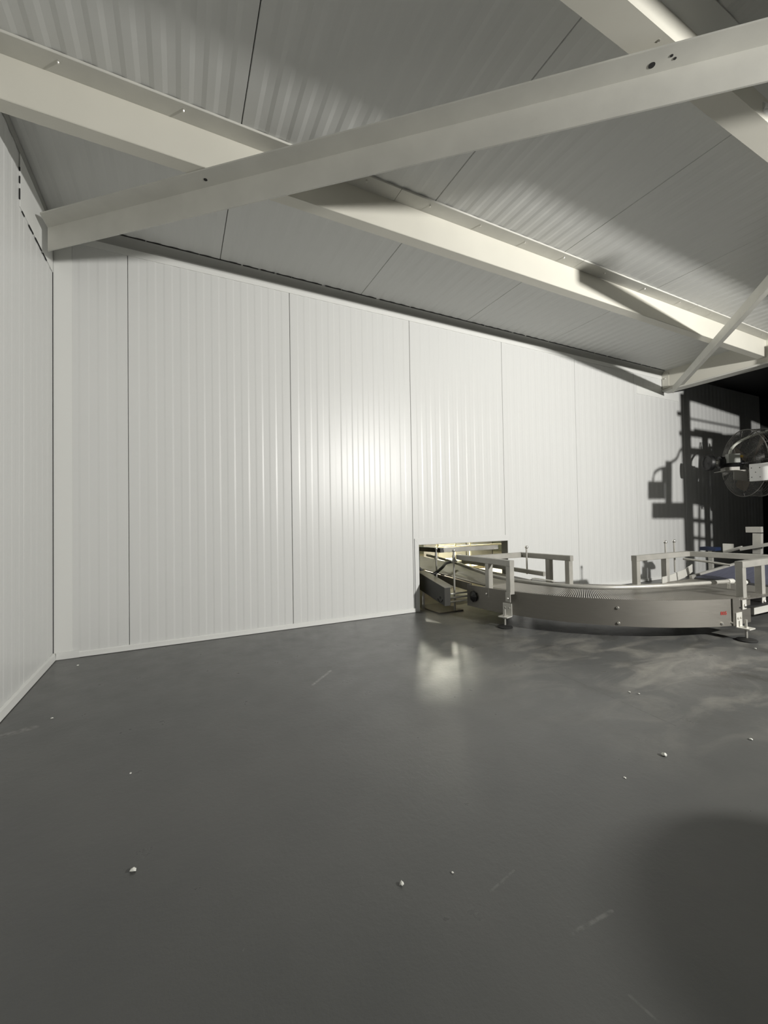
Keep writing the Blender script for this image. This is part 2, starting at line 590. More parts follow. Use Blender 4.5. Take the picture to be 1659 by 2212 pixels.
# tubular lamp fitting whose end shows at the right edge
q0 = at(1639, 236, 2, 2.935)
tl = thing('tube_fitting', 'white tubular fitting end at the upper right edge beside the beam', 'fitting', (q0.x+0.27, q0.y, q0.z))
MB().lathe((q0.x, q0.y, q0.z), (1, 0, 0), [(0, 0.026), (0.006, 0.031), (0.05, 0.033), (0.55, 0.033)], 20).build('tube_body', WHITE_TRIM, tl, True)
for x in (0.15, 0.40):
    MB().box((q0.x+x, q0.y-0.01, q0.z+0.03), (q0.x+x+0.02, q0.y+0.01, CEIL-0.008)).build('bracket', ZINC, tl)

# end beam (rafter) square to the wall
rf = thing('end_beam', 'deep cream beam running square to the wall at the far right end', 'beam', (7.25, -4.5, 2.75))
MB().box((7.19, YMIN, 2.775), (7.30, -0.004, CEIL)).build('beam_body', CREAM, rf)
MB().box((7.165, YMIN, 2.752), (7.325, -0.006, 2.775)).build('bottom_flange', GREYWHITE, rf)
pl = MB().box((7.184, -0.10, 2.80), (7.19, -0.008, 3.02)).build('end_plate', CREAM, rf)
MB().lathe((7.184, -0.055, 2.94), (-1, 0, 0), [(0, 0.012), (0.012, 0.012), (0.016, 0.006)], 6).build('bolt', ZINC, pl)


def angle_brace(name, label, P0, P1, n, leg_v, leg_h, t=0.008, cut=0.0):
    """steel angle: flat leg on top reaching towards the near side (against n), upright leg hanging down at the back.
    P0, P1 lie on the inner corner (underside of the flat leg)"""
    P0, P1 = Vector(P0), Vector(P1)
    th_ = thing(name, label, 'brace', ((P0+P1)/2), None)
    n = Vector(n)
    up = Vector((0, 0, 1))
    ring = [(-leg_h, 0), (0, 0), (0, -leg_v), (t, -leg_v), (t, t), (-leg_h, t)]
    mb = MB()
    d = (P1-P0).normalized()
    mb.loft([[P + n*a + up*b - d*(a*cut if P is P0 else 0) for a, b in ring] for P in (P0, P1)])
    mb.build('angle_bar', GREYWHITE, th_)
    return th_


ZR = 2.829
A0 = at(103, 492, 2, ZR)
R1 = at(1400, 162, 2, ZR)
d1 = (R1-A0).normalized()
n1 = Vector((-d1.y, d1.x, 0))
br1 = angle_brace('diagonal_brace', 'long diagonal steel angle brace spanning the whole picture below the ceiling', A0, A0+d1*5.15, n1, 0.148, 0.103, cut=0.75)
for px, py, rr in ((1408, 141, 0.013), (1451, 120, 0.006), (1458, 126, 0.006), (444, 388, 0.010)):
    # holes punched through the flat leg
    h = at(px, py, 2, ZR)
    MB().lathe(h, (0, 0, 1), [(-0.0012, rr), (0.003, rr)], 12).build('bolt_hole', CAULK, br1)
ZR2 = 2.780
B0 = at(1452, 838, 2, ZR2)
B1 = at(1659, 598, 2, ZR2)
d2 = (B1-B0).normalized()
n2 = Vector((d2.y, -d2.x, 0))
if n2.y < 0:
    n2 = -n2
br2 = angle_brace('diagonal_brace', 'short diagonal brace rising from the end beam foot at the right edge', B0+d2*0.05, B0+d2*4.0, n2, 0.090, 0.118)

# ------------------------------------------------------------------ curved slat conveyor
CX, CY, RO, RI = 4.837, -0.42, 1.622, 0.86
ZB0, ZT0 = 0.105, 0.304
cc = thing('curved_conveyor', 'stainless steel curved slat conveyor bending from the wall opening towards the right', 'conveyor', (3.9, -1.2, 0))


def arc(r, a0, a1, n):
    return [(CX+r*math.cos(math.radians(a0+(a1-a0)*k/n)), CY+r*math.sin(math.radians(a0+(a1-a0)*k/n))) for k in range(n+1)]


outer = [(CX-RO-0.02, CY+0.0), (CX-RO, CY-0.12)] + arc(RO, 186, 255, 40)
outer = [(CX-RO-0.005, -0.41)] + arc(RO, 180.5, 255.2, 44)


def strip(path, thick, z0, z1, side=1):
    rings = []
    m = len(path)
    for i, (x, y) in enumerate(path):
        a = path[max(0, i-1)]
        b = path[min(m-1, i+1)]
        dx, dy = b[0]-a[0], b[1]-a[1]
        L = math.hypot(dx, dy)
        nx, ny = -dy/L*thick*side, dx/L*thick*side
        rings.append([(x, y, z0), (x, y, z1), (x+nx, y+ny, z1), (x+nx, y+ny, z0)])
    return rings


sp = MB().loft(strip(outer, 0.006, ZB0, ZT0, 1)).build('side_panel', SS, cc, True)
ox2 = outer[-1][0]
sp2 = MB().box((ox2-0.015, -1.995, ZB0+0.0), (4.665, -1.989, 0.306)).build('side_panel', SS, cc)
inner = arc(RI, 183, 270, 30) + [(5.30, CY-RI)]
MB().loft(strip(inner, 0.006, ZB0, ZT0-0.004, -1)).build('side_panel', SS, cc, True)
# dark tray below the slats
tray = MB()
po = arc(RO-0.01, 185, 270, 40) + [(5.30, CY-RO+0.01)]
pi_ = arc(RI+0.005, 185, 270, 40) + [(5.30, CY-RI-0.005)]
tray.loft([[(a[0], a[1], 0.225), (b[0], b[1], 0.225), (b[0], b[1], 0.235), (a[0], a[1], 0.235)] for a, b in zip(po, pi_)])
tray.build('tray', BLACK, cc)
# slats, sharing two meshes
sl = MB()
L0, L1 = RI+0.012, RO-0.010
zs0, zs1 = 0.286, 0.298
sl.hexa([(L0, -0.0030, zs0), (L1, -0.0050, zs0), (L1, 0.0050, zs0), (L0, 0.0030, zs0),
         (L0, -0.0024, zs1), (L1, -0.0042, zs1), (L1, 0.0042, zs1), (L0, 0.0024, zs1)])
s0 = sl.build('slat', SLAT)
s0.parent = cc
base = Vector((CX, CY, 0)) - cc.location
N = 154
for k in range(N-9):
    o = s0 if k == 0 else s0.copy()
    if k:
        COL.objects.link(o)
    o.location = base
    o.rotation_euler = (0, 0, math.radians(180 + 90*(k+9.5)/N))
st = MB()
st.hexa([(CX-L1, -0.005, zs0), (CX-L0, -0.005, zs0), (CX-L0, 0.005, zs0), (CX-L1, 0.005, zs0),
         (CX-L1, -0.0042, zs1), (CX-L0, -0.0042, zs1), (CX-L0, 0.0042, zs1), (CX-L1, 0.0042, zs1)])
t0 = st.build('slat', SLAT)
t0.parent = cc
pitch = math.pi/2*RO/N
k = 0
xx = CX+pitch/2
while xx < 5.29:
    o = t0 if k == 0 else t0.copy()
    if k:
        COL.objects.link(o)
    k += 1
    o.rotation_euler = (0, 0, math.radians(90))
    # local x runs -RO..-RI seen from the centre: turn it about the centre
    R = Matrix.Rotation(math.radians(90), 3, 'Z')
    o.location = Vector((xx, CY, 0)) - R @ Vector((CX, 0, 0)) - cc.location
    xx += pitch


def on_plate(px, py, r=RO):
    """pixel on the outer side panel (vertical cylinder)"""
    d = RT*((px-829.5)/F_PX) - UP*((py-1106)/F_PX) + fw
    ox, oy = CAM.x-CX, CAM.y-CY
    a = d.x*d.x+d.y*d.y
    b = ox*d.x+oy*d.y
    c = ox*ox+oy*oy-r*r
    t = (-b-math.sqrt(b*b-a*c))/a
    p_ = CAM+d*t
    n_ = Vector((p_.x-CX, p_.y-CY, 0)).normalized()
    return p_, n_


for px, py in ((1334, 1313), (1336, 1346), (1559, 1347), (1580, 1345)):
    P, n = on_plate(px, py)
    rr = 0.0105 if px != 1580 else 0.006
    MB().lathe(P-n*0.002, n, [(0, rr*1.1), (0.004, rr*1.1), (0.009, rr), (0.013, rr*0.6)], 12).build('bolt', SS_BRIGHT, sp, True)
# red stencilled marking
P, n = on_plate(1563, 1325)
tcu = bpy.data.curves.new('stencil_marking', 'FONT')
tcu.body = '805'
tcu.size = 0.034
tcu.align_x = 'CENTER'
tcu.align_y = 'CENTER'
tcu.extrude = 0.0004
tcu.offset = 0.0012
tcu.space_character = 1.08
tmp = bpy.data.objects.new('tmp_text', tcu)
COL.objects.link(tmp)
bpy.context.view_layer.update()
tme = bpy.data.meshes.new_from_object(tmp.evaluated_get(bpy.context.evaluated_depsgraph_get()))
bpy.data.objects.remove(tmp)
tme.materials.clear()
tme.materials.append(RED)
tx = bpy.data.objects.new('stencil_marking', tme)
COL.objects.link(tx)
tx.parent = sp
e1 = Vector((-n.y, n.x, 0))
Mx = Matrix.Identity(4)
for i in range(3):
    Mx[i][0], Mx[i][1], Mx[i][2], Mx[i][3] = e1[i], (0, 0, 1)[i], n[i], (P+n*0.0012-cc.location)[i]
tx.matrix_local = Mx
tx['label'] = 'red stencilled characters'

# drive hub at the left end of the outer panel
hub = MB()
hub.lathe((3.212, -0.505, 0.205), (-1, 0, 0), [(0, 0.052), (0.012, 0.052), (0.014, 0.044), (0.03, 0.020), (0.034, 0.012)], 8)
hub.build('drive_hub', BLACK, cc)


def foot(P, n, parent, pad_z=0.0):
    """L bracket bolted to the side panel, threaded stud, rubber pad. P is on the panel, n points out"""
    P = Vector((P.x, P.y, 0))
    side = Vector((-n.y, n.x, 0))
    w2 = 0.042
    mb = MB()
    z0, z1 = 0.088, 0.198
    t = 0.008
    q = lambda a, b, z: P + side*a + n*b + Vector((0, 0, z))
    mb.hexa([q(-w2, 0.001, z0), q(w2, 0.001, z0), q(w2, t, z0), q(-w2, t, z0), q(-w2, 0.001, z1), q(w2, 0.001, z1), q(w2, t, z1), q(-w2, t, z1)])
    mb.hexa([q(-w2, t, z0), q(w2, t, z0), q(w2, 0.085, z0), q(-w2, 0.085, z0), q(-w2, t, z0+t), q(w2, t, z0+t), q(w2, 0.085, z0+t), q(-w2, 0.085, z0+t)])
    br = mb.build('foot_bracket', ZINC, parent)
    for s in (-0.020, 0.020):
        MB().lathe(q(s, t, 0.160), n, [(0, 0.009), (0.006, 0.009), (0.008, 0.005)], 6).build('bolt', SS_TUBE, br)
    c = q(0, 0.048, 0)
    MB().lathe(c, (0, 0, 1), [(0.0, 0.062), (0.008, 0.064), (0.013, 0.058), (0.018, 0.028), (0.022, 0.014)], 24).build('foot_pad', RUBBER, parent, True)
    sb = MB().lathe(c, (0, 0, 1), [(0.018, 0.008), (0.155, 0.008)], 10)
    sb.lathe(c, (0, 0, 1), [(z0-0.012, 0.014), (z0, 0.014)], 6)
    sb.lathe(c, (0, 0, 1), [(z0+t, 0.014), (z0+t+0.010, 0.014)], 6)
    sb.build('threaded_stud', SS_TUBE, parent)


P, n = on_plate(1096, 1315)
foot(Vector((CX-RO*math.cos(math.radians(16.2)), CY-RO*math.sin(math.radians(16.2)), 0)), Vector((-math.cos(math.radians(16.2)), -math.sin(math.radians(16.2)), 0)), cc)
foot(Vector((4.475, -1.995, 0)), Vector((0, -1, 0)), cc)
# inner feet, hidden behind the panels
foot(Vector((CX-RI, -0.30, 0)), Vector((1, 0, 0)), cc)
foot(Vector((5.1, CY-RI, 0)), Vector((0, 1, 0)), cc)

# ---- guide frames (tube portals over the slats)
TB = 0.050


def post(mb, x, y, z0, z1, w=TB):
    mb.bar((x, y, z0), (x, y, z1), w, w, up=(0, 1, 0), bev=0.003)


gfA = MB()
gfA.bar((3.295, -0.385, 0.545), (3.93, -0.385, 0.545), TB, TB, bev=0.003)
fa = gfA.build('guide_frame', SS_TUBE, cc)
MB().bar((3.268, -0.20, 0.545), (3.268, -0.945, 0.545), TB, TB, bev=0.003).build('rail', SS_TUBE, fa)
MB().bar((3.945, -0.36, 0.545), (4.01, -0.935, 0.545), TB, TB, bev=0.003).build('rail', SS_TUBE, fa)
for x, y, z0 in ((3.268, -0.920, 0.285), (3.268, -0.655, 0.285), (4.005, -0.905, 0.285), (3.98, -0.70, 0.285)):
    m_ = MB()
    post(m_, x, y, z0, 0.520)
    m_.build('post', SS_TUBE, fa)
for y in (-0.920, -0.655):
    mm = MB()
    mm.box((3.236, y-0.030, 0.222), (3.242, y+0.026, 0.300))
    bt = mm.build('post_tab', SS_TUBE, fa)
    MB().lathe((3.236, y-0.005, 0.250), (-1, 0, 0), [(0, 0.011), (0.007, 0.010), (0.011, 0.005)], 8).build('bolt', SS_BRIGHT, fa)

gfB = MB()
gfB.bar((5.28, -1.255, 0.545), (5.36, -1.93, 0.545), TB, TB, bev=0.003)
fb = gfB.build('guide_frame', SS_TUBE, cc)
MB().bar((4.425, -1.255, 0.545), (5.30, -1.262, 0.545), TB, TB, bev=0.003).build('rail', SS_TUBE, fb)
MB().bar((4.555, -1.975, 0.545), (5.36, -1.965, 0.545), TB, TB, bev=0.003).build('rail', SS_TUBE, fb)
for x, y, z0 in ((4.452, -1.255, 0.285), (4.895, -1.258, 0.285), (4.582, -1.975, 0.285), (4.885, -1.972, 0.285)):
    m_ = MB()
    post(m_, x, y, z0, 0.520)
    m_.build('post', SS_TUBE, fb)
for x in (4.582, 4.885):
    MB().box((x-0.06, -2.006, 0.215), (x-0.002, -2.000, 0.285)).build('post_tab', ZINC, fb)
    MB().lathe((x-0.032, -2.006, 0.245), (0, -1, 0), [(0, 0.012), (0.008, 0.011), (0.012, 0.005)], 6).build('bolt', SS_TUBE, fb)
# short cross tube and knob between the two near posts
MB().tube([(4.60, -1.945, 0.395), (4.72, -1.945, 0.395)], 0.019, 12).build('clamp_tube', ZINC, fb, True)
MB().lathe((4.72, -1.945, 0.395), (1, 0, 0), [(0, 0.024), (0.025, 0.024), (0.035, 0.018)], 10).build('clamp_knob', BLACK, fb)

# ---- hanger rods with ball knobs
for px, py0, py1, Y, name in ((1138, 1183, 1240, -0.47, 'hanger_rod'), (1438, 1172, 1230, -1.20, 'hanger_rod'), (1457, 1170, 1236, -1.16, 'hanger_rod')):
    a = at(px, py0, 1, Y)
    b = at(px, py1, 1, Y)
    a.x = b.x = (a.x+b.x)/2
    rod = MB().tube([(b.x, Y, b.z), (a.x, Y, a.z)], 0.0085, 8).build(name, SS_TUBE, cc, True)
    MB().ball((a.x, Y, a.z+0.006), 0.017, 8).build('ball_knob', SS_BRIGHT, rod, True)
a = at(980, 1190, 0, 3.225)
rod = MB().tube([(3.225, a.y, 0.012), (3.225, a.y, a.z)], 0.0095, 8).build('hanger_rod', SS_TUBE, cc, True)
MB().ball((3.225, a.y, a.z+0.006), 0.018, 8).build('ball_knob', SS_BRIGHT, rod, True)
MB().lathe((3.225, a.y, a.z-0.11), (0, 0, 1), [(0, 0.03), (0.01, 0.03), (0.012, 0.018), (0.07, 0.014)], 12).build('clamp_boss', SS_TUBE, rod)

# ---- curved guide tube inside the outer panel
gt = [at(px, py, 2, 0.385) for px, py in ((1000, 1222), (1035, 1234), (1068, 1245), (1115, 1254), (1180, 1262), (1240, 1267), (1320, 1269), (1420, 1266), (1500, 1261), (1572, 1256))]


def smooth_path(pts, n=8):
    out = []
    m = len(pts)
    for i in range(m-1):
        p0, p1, p2, p3 = pts[max(0, i-1)], pts[i], pts[i+1], pts[min(m-1, i+2)]
        for k in range(n):
            t = k/n
            out.append(0.5*((2*p1)+(p2-p0)*t+(2*p0-5*p1+4*p2-p3)*t*t+(3*p1-p0-3*p2+p3)*t*t*t))
    out.append(pts[-1])
    return out


start = Vector((3.60, 0.9, 0.47))
tubep = smooth_path([start, Vector((3.60, 0.35, 0.43))]+gt[1:], 6)
grail = MB().tube(tubep, 0.0165, 12).build('guide_rail', SS_TUBE, cc, True)
e = gt[-1]
MB().lathe(e, (gt[-1]-gt[-2]), [(0, 0.021), (0.05, 0.021), (0.06, 0.016)], 12).build('end_cap', ZINC, grail, True)
MB().lathe((e.x-0.01, e.y-0.01, e.z-0.055), (0, 0, 1), [(0, 0.012), (0.04, 0.012)], 8).build('clamp_screw', ZINC, grail)
# inner guide channel ending above the slats
a = at(1176, 1240, 2, 0.385)
ig = MB()
a0 = Vector((3.93, 0.6, 0.40))
ig.bar(a0, a, 0.030, 0.042, bev=0.003)
ig.build('inner_guide', SS_TUBE, cc)
ip0, ip1 = at(1152, 1249, 2, 0.345), at(1196, 1255, 2, 0.345)
MB().bar(ip0, ip1, 0.05, 0.006).build('wear_strip', ZINC, cc)
# bent guide plate on the far side of the bend
gpl = [at(1431, 1256, 1, -1.30), at(1450, 1251, 1, -1.27), at(1466, 1244, 1, -1.25), at(1479, 1239, 1, -1.22), at(1496, 1227, 1, -1.16)]
rings = []
for i, p in enumerate(gpl):
    hh = 0.040
    rings.append([p+Vector((0, 0, -hh)), p+Vector((0, 0, hh)), p+Vector((0.004, 0.008, hh)), p+Vector((0.004, 0.008, -hh))])
MB().loft(rings).build('guide_plate', ZINC, cc)

# ------------------------------------------------------------------ straight belt conveyor coming through the opening
bc = thing('belt_conveyor', 'straight pale belt conveyor inside the low wall opening', 'conveyor', (3.6, 0.6, 0))
bed = MB()
bed.loft([[(x, y, z) for x, z in ((3.31, 0.295+dz), (3.92, 0.295+dz), (3.92, 0.305+dz), (3.31, 0.305+dz))] for y, dz in ((-0.535, 0.0), (2.3, 0.12))])
bed.build('belt', BEDWHITE, bc)
for x in (3.285, 3.925):
    MB().loft([[(x, y, 0.225+dz), (x+0.02, y, 0.225+dz), (x+0.02, y, 0.300+dz), (x, y, 0.300+dz)] for y, dz in ((-0.36, 0.0), (2.3, 0.12))]).build('side_frame', BEDWHITE, bc)
for z, y in ((0.185, -0.20), (0.155, -0.24), (0.125, -0.28)):
    MB().tube([(3.10, y, z), (3.90, y, z)], 0.008, 8).build('return_roller', ZINC, bc)
for y in (1.0, 2.1):
    for x in (3.31, 3.90):
        MB().box((x-0.02, y-0.02, 0), (x+0.02, y+0.02, 0.27)).build('leg', SS_TUBE, bc)
# sloping chain guard on the left
cg = MB()
cg.loft([[(2.985, y, z0), (3.050, y, z0), (3.050, y, z1), (2.985, y, z1)] for y, z0, z1 in ((0.55, 0.30, 0.47), (-0.36, 0.112, 0.282))])
cgo = cg.build('chain_guard', CHAINSS, bc)
MB().loft([[(2.980, y, z), (3.085, y, z), (3.085, y, z+0.004), (2.980, y, z+0.004)] for y, z in ((0.55, 0.471), (-0.37, 0.283))]).build('guard_lid', SS, cgo)
P = at(951, 1291, 0, 2.985)
MB().lathe(P+Vector((0.002, 0, 0)), (-1, 0, 0), [(0, 0.012), (0.004, 0.012)], 10).build('slot_hole', CAULK, cgo)
arcp = [P+Vector((-0.003, 0.042*math.cos(t), 0.042*math.sin(t))) for t in [math.radians(200+k*14) for k in range(11)]]
MB().tube(arcp, 0.0025, 6).build('slot_arc', CAULK, cgo)
for y0 in (0.1,):
    MB().box((3.01, y0-0.02, 0), (3.04, y0+0.02, 0.21)).build('leg', SS_TUBE, bc)
# portal frame just behind the wall
fc = MB().bar((3.33, 0.165, 0.590), (4.10, 0.165, 0.590), TB, TB, bev=0.003).build('guide_frame', SS_TUBE, bc)
MB().bar((3.31, 0.14, 0.590), (3.31, 0.95, 0.575), TB, TB, bev=0.003).build('rail', DARKSTEEL, fc)
for y in (0.62, 0.85):
    MB().bar((3.285, y, 0.30), (3.285, y, 0.565), 0.040, 0.040, up=(0, 1, 0)).build('post', DARKSTEEL, fc)
a = at(942, 1185, 1, 0.125)
rod = MB().tube([(a.x, 0.125, 0.25), (a.x, 0.125, a.z)], 0.0085, 8).build('hanger_rod', SS_TUBE, bc, True)
MB().ball((a.x, 0.125, a.z), 0.017, 8).build('ball_knob', SS_BRIGHT, rod, True)
MB().lathe((a.x, 0.125, a.z-0.11), (0, 0, 1), [(0, 0.025), (0.01, 0.025), (0.012, 0.016), (0.07, 0.013)], 12).build('clamp_boss', SS_TUBE, rod)
# right bracket with bolts on the reveal
MB().box((4.03, 0.135, 0.575), (4.11, 0.195, 0.582)).build('bracket', ZINC, fc)
# black hose loop
hp = smooth_path([at(903, 1225, 1, 0.16), at(915, 1236, 1, 0.14), at(930, 1241, 1, 0.12), at(943, 1236, 1, 0.12), at(955, 1226, 1, 0.16), at(965, 1216, 1, 0.30), at(985, 1212, 1, 0.5)], 6)
MB().tube(hp, 0.016, 10).build('black_hose', RUBBER, bc, True)

bp_ = tag(MB().box((3.04, -0.185, 0.0), (3.33, 0.22, 0.009)).build('floor_plate', SS), 'flat steel plate lying on the floor at the left of the wall opening', 'plate')

# ------------------------------------------------------------------ outgoing blue belt conveyor
ob = thing('belt_conveyor', 'inclined conveyor with a ribbed blue belt leading away to the right', 'conveyor', (5.9, -1.6, 0))
bx0, bx1 = 5.36, 6.55


def bz(x_):
    return 0.310 + (x_-bx0)*0.085


MB().loft([[(x, -1.93, bz(x)-0.012), (x, -1.28, bz(x)-0.012), (x, -1.28, bz(x)), (x, -1.93, bz(x))] for x in (bx0, bx1)]).build('belt', BLUEBELT, ob)
rb = MB().loft([[(-0.006, -1.925, 0), (-0.006, -1.285, 0), (-0.004, -1.285, 0.006), (-0.004, -1.925, 0.006)], [(0.006, -1.925, 0), (0.006, -1.285, 0), (0.004, -1.285, 0.006), (0.004, -1.925, 0.006)]])
r00 = rb.build('belt_rib', BLUEBELT)
r00.parent = ob
for k in range(48):
    o = r00 if k == 0 else r00.copy()
    if k:
        COL.objects.link(o)
    x = bx0+0.012+k*0.026
    o.location = Vector((x, 0, bz(x)-0.0005)) - ob.location
    o.rotation_euler = (0, -math.atan(0.085), 0)
MB().tube([(bx0, -1.93, 0.285), (bx0, -1.28, 0.285)], 0.022, 14).build('nose_roller', DARKSTEEL, ob, True)
for y in (-1.262, -1.955):
    MB().loft([[(x, y-0.012, bz(x)-0.11), (x, y+0.012, bz(x)-0.11), (x, y+0.012, bz(x)+0.02), (x, y-0.012, bz(x)+0.02)] for x in (bx0-0.05, bx1)]).build('side_frame', SS_TUBE, ob)
for x in (5.7, 6.5):
    for y in (-1.262, -1.955):
        MB().box((x-0.02, y-0.02, 0), (x+0.02, y+0.02, bz(x)-0.11)).build('leg', SS_TUBE, ob)
# lower cross member at the right edge
MB().bar((4.82, -1.93, 0.165), (5.75, -1.94, 0.165), 0.05, 0.07, bev=0.003).build('cross_member', ZINC, ob)
# slim guide rail above the belt
g0, g1 = at(1476, 1207, 1, -1.33), at(1578, 1221, 1, -1.70)
MB().tube([g0, (g0+g1)/2+Vector((0, 0, 0.004)), g1], 0.010, 8).build('guide_rail', SS_TUBE, ob, True)
# frame at the far end: L post, short plate, top rail
P = [at(px, py, 0, 6.2) for px, py in ((1613, 1137), (1645, 1137), (1645, 1152), (1613, 1150), (1629, 1152), (1646, 1178), (1629, 1180))]
lf = MB()
lf.bar(at(1613, 1144, 0, 6.2), at(1646, 1144, 0, 6.2), 0.05, 0.06)
lfo = lf.build('guide_frame', SS_TUBE, ob)
MB().bar(at(1637, 1152, 0, 6.2), at(1637, 1196, 0, 6.2), 0.05, 0.07, up=(0, 1, 0)).build('post', SS_TUBE, lfo)
MB().bar(at(1600, 1186, 0, 6.15), at(1672, 1174, 0, 6.15), 0.05, 0.035).build('rail', SS_TUBE, lfo)
a, b = at(1562, 1174, 0, 6.25), at(1586, 1187, 0, 6.25)
MB().box((6.24, b.y, b.z-0.02), (6.252, a.y, a.z)).build('mounting_plate', ZINC, lfo)
MB().bar(at(1565, 1193, 0, 6.2), at(1604, 1182, 0, 6.2), 0.05, 0.03).build('rail', SS_TUBE, lfo)
a, b = at(1514, 1181, 0, 6.45), at(1548, 1190, 0, 6.45)
MB().box((6.42, min(a.y, b.y), b.z), (6.55, max(a.y, b.y), a.z)).build('blue_cover', BLUE, ob)
MB().box((6.43, min(a.y, b.y)+0.04, 0.0), (6.47, min(a.y, b.y)+0.08, b.z)).build('leg', SS_TUBE, ob)

# ------------------------------------------------------------------ guarded fan with motor
FC = Vector((7.80, -0.75, 1.63))
FN = Vector((-0.815, 0.58, 0)).normalized()
FH = Vector((FN.y, -FN.x, 0))
FU = Vector((0, 0, 1))
fan = thing('industrial_fan', 'large fan in a round wire guard with a black motor in front', 'fan', (FC.x, FC.y, 0))
RG = 0.46


def ringpts(r, off, n=48):
    return [FC+FN*off+FH*(r*math.cos(t))+FU*(r*math.sin(t)) for t in [2*math.pi*k/n for k in range(n)]]


gd = MB()
for k in range(25):
    r = 0.10+k*0.015
    gd.tube(ringpts(r, 0.05*(1-(r/RG)**2)+0.05), 0.0022, 4, True)
for k in range(7):
    gd.tube(ringpts(RG, 0.05-k*0.033), 0.0024, 4, True)
gd.tube(ringpts(RG, 0.05), 0.007, 6, True)
gd.tube(ringpts(RG, -0.155), 0.009, 6, True)
for k in range(25):
    r = 0.10+k*0.015
    gd.tube(ringpts(r, -0.06*(1-(r/RG)**2)-0.15), 0.0022, 4, True)
for k in range(12):
    t = 2*math.pi*k/12
    dv = FH*math.cos(t)+FU*math.sin(t)
    gd.tube([FC+FN*(0.05*(1-(r/RG)**2)+0.05)+dv*r for r in (0.10, 0.2, 0.3, 0.4, RG)]+[FC-FN*0.155+dv*RG]+[FC+FN*(-0.06*(1-(r/RG)**2)-0.15)+dv*r for r in (0.4, 0.3, 0.2, 0.10)], 0.003, 4)
gd.build('wire_guard', WIRE, fan)
for k in range(4):
    t = 2*math.pi*k/4+0.6
    a_ = FH*math.cos(t)+FU*math.sin(t)
    b_ = -FH*math.sin(t)+FU*math.cos(t)
    rings = []
    for r, wd in ((0.06, 0.05), (0.15, 0.11), (0.28, 0.16), (0.38, 0.17), (0.42, 0.12)):
        tw = 0.6-r*0.7
        cdir = b_*math.cos(tw)+FN*math.sin(tw)
        nd = a_.cross(cdir).normalized()*0.003
        c0 = FC-FN*0.05+a_*r
        rings.append([c0-cdir*wd/2-nd, c0+cdir*wd/2-nd, c0+cdir*wd/2+nd, c0-cdir*wd/2+nd])
    MB().loft(rings).build('blade', BLADE, fan)
MB().lathe(FC-FN*0.10, FN, [(0, 0.05), (0.02, 0.07), (0.09, 0.07), (0.10, 0.03), (0.20, 0.02)], 20).build('hub', MOTOR, fan, True)
MC = FC+FN*0.11+Vector((0, 0, 0.02))
mo = MB().lathe(MC, FN, [(0, 0.045), (0.01, 0.082), (0.05, 0.086), (0.055, 0.080), (0.22, 0.080), (0.225, 0.086), (0.25, 0.086), (0.26, 0.06)], 24).build('motor', MOTOR, fan, True)
MB().lathe(MC+FN*0.26, FN, [(0, 0.045), (0.03, 0.050), (0.06, 0.045), (0.065, 0.03)], 20).build('end_collar', SS_BRIGHT, mo, True)
fcw = MB().lathe(MC+FN*0.325, FN, [(0, 0.06), (0.015, 0.105), (0.06, 0.108), (0.072, 0.10), (0.062, 0.09), (0.060, 0.02), (0.066, 0.01)], 24).build('fan_cowl', BLACK, mo, True)
V = lambda a, b, c: MC+FN*a+FH*b+FU*c
nearer = -1 if (FH.dot(CAM-FC)) < 0 else 1
tb = MB()
tb.hexa([V(0.06, nearer*0.06, -0.02), V(0.20, nearer*0.06, -0.02), V(0.20, nearer*0.13, -0.02), V(0.06, nearer*0.13, -0.02),
         V(0.06, nearer*0.06, 0.10), V(0.20, nearer*0.06, 0.10), V(0.20, nearer*0.13, 0.10), V(0.06, nearer*0.13, 0.10)])
tbo = tb.build('terminal_box', GREYBOX, mo)
lb = MB()
lb.hexa([V(0.0, nearer*0.078, 0.06), V(0.058, nearer*0.078, 0.06), V(0.058, nearer*0.096, 0.05), V(0.0, nearer*0.096, 0.05),
         V(0.0, nearer*0.068, 0.085), V(0.058, nearer*0.068, 0.085), V(0.058, nearer*0.09, 0.08), V(0.0, nearer*0.09, 0.08)])
lb.build('rating_label', YELLOW, mo)
bk = MB()
bk.hexa([V(-0.10, -0.12, -0.13), V(0.24, -0.12, -0.13), V(0.24, 0.12, -0.13), V(-0.10, 0.12, -0.13),
         V(-0.10, -0.12, -0.122), V(0.24, -0.12, -0.122), V(0.24, 0.12, -0.122), V(-0.10, 0.12, -0.122)])
bk.hexa([V(0.02, -0.05, -0.122), V(0.20, -0.05, -0.122), V(0.20, 0.05, -0.122), V(0.02, 0.05, -0.122),
         V(0.02, -0.05, -0.07), V(0.20, -0.05, -0.07), V(0.20, 0.05, -0.07), V(0.02, 0.05, -0.07)])
bk.hexa([V(-0.10, nearer*0.112, -0.29), V(0.14, nearer*0.112, -0.25), V(0.14, nearer*0.12, -0.25), V(-0.10, nearer*0.12, -0.29),
         V(-0.10, nearer*0.112, -0.13), V(0.14, nearer*0.112, -0.13), V(0.14, nearer*0.12, -0.13), V(-0.10, nearer*0.12, -0.13)])
bk.build('motor_bracket', SS_TUBE, fan)
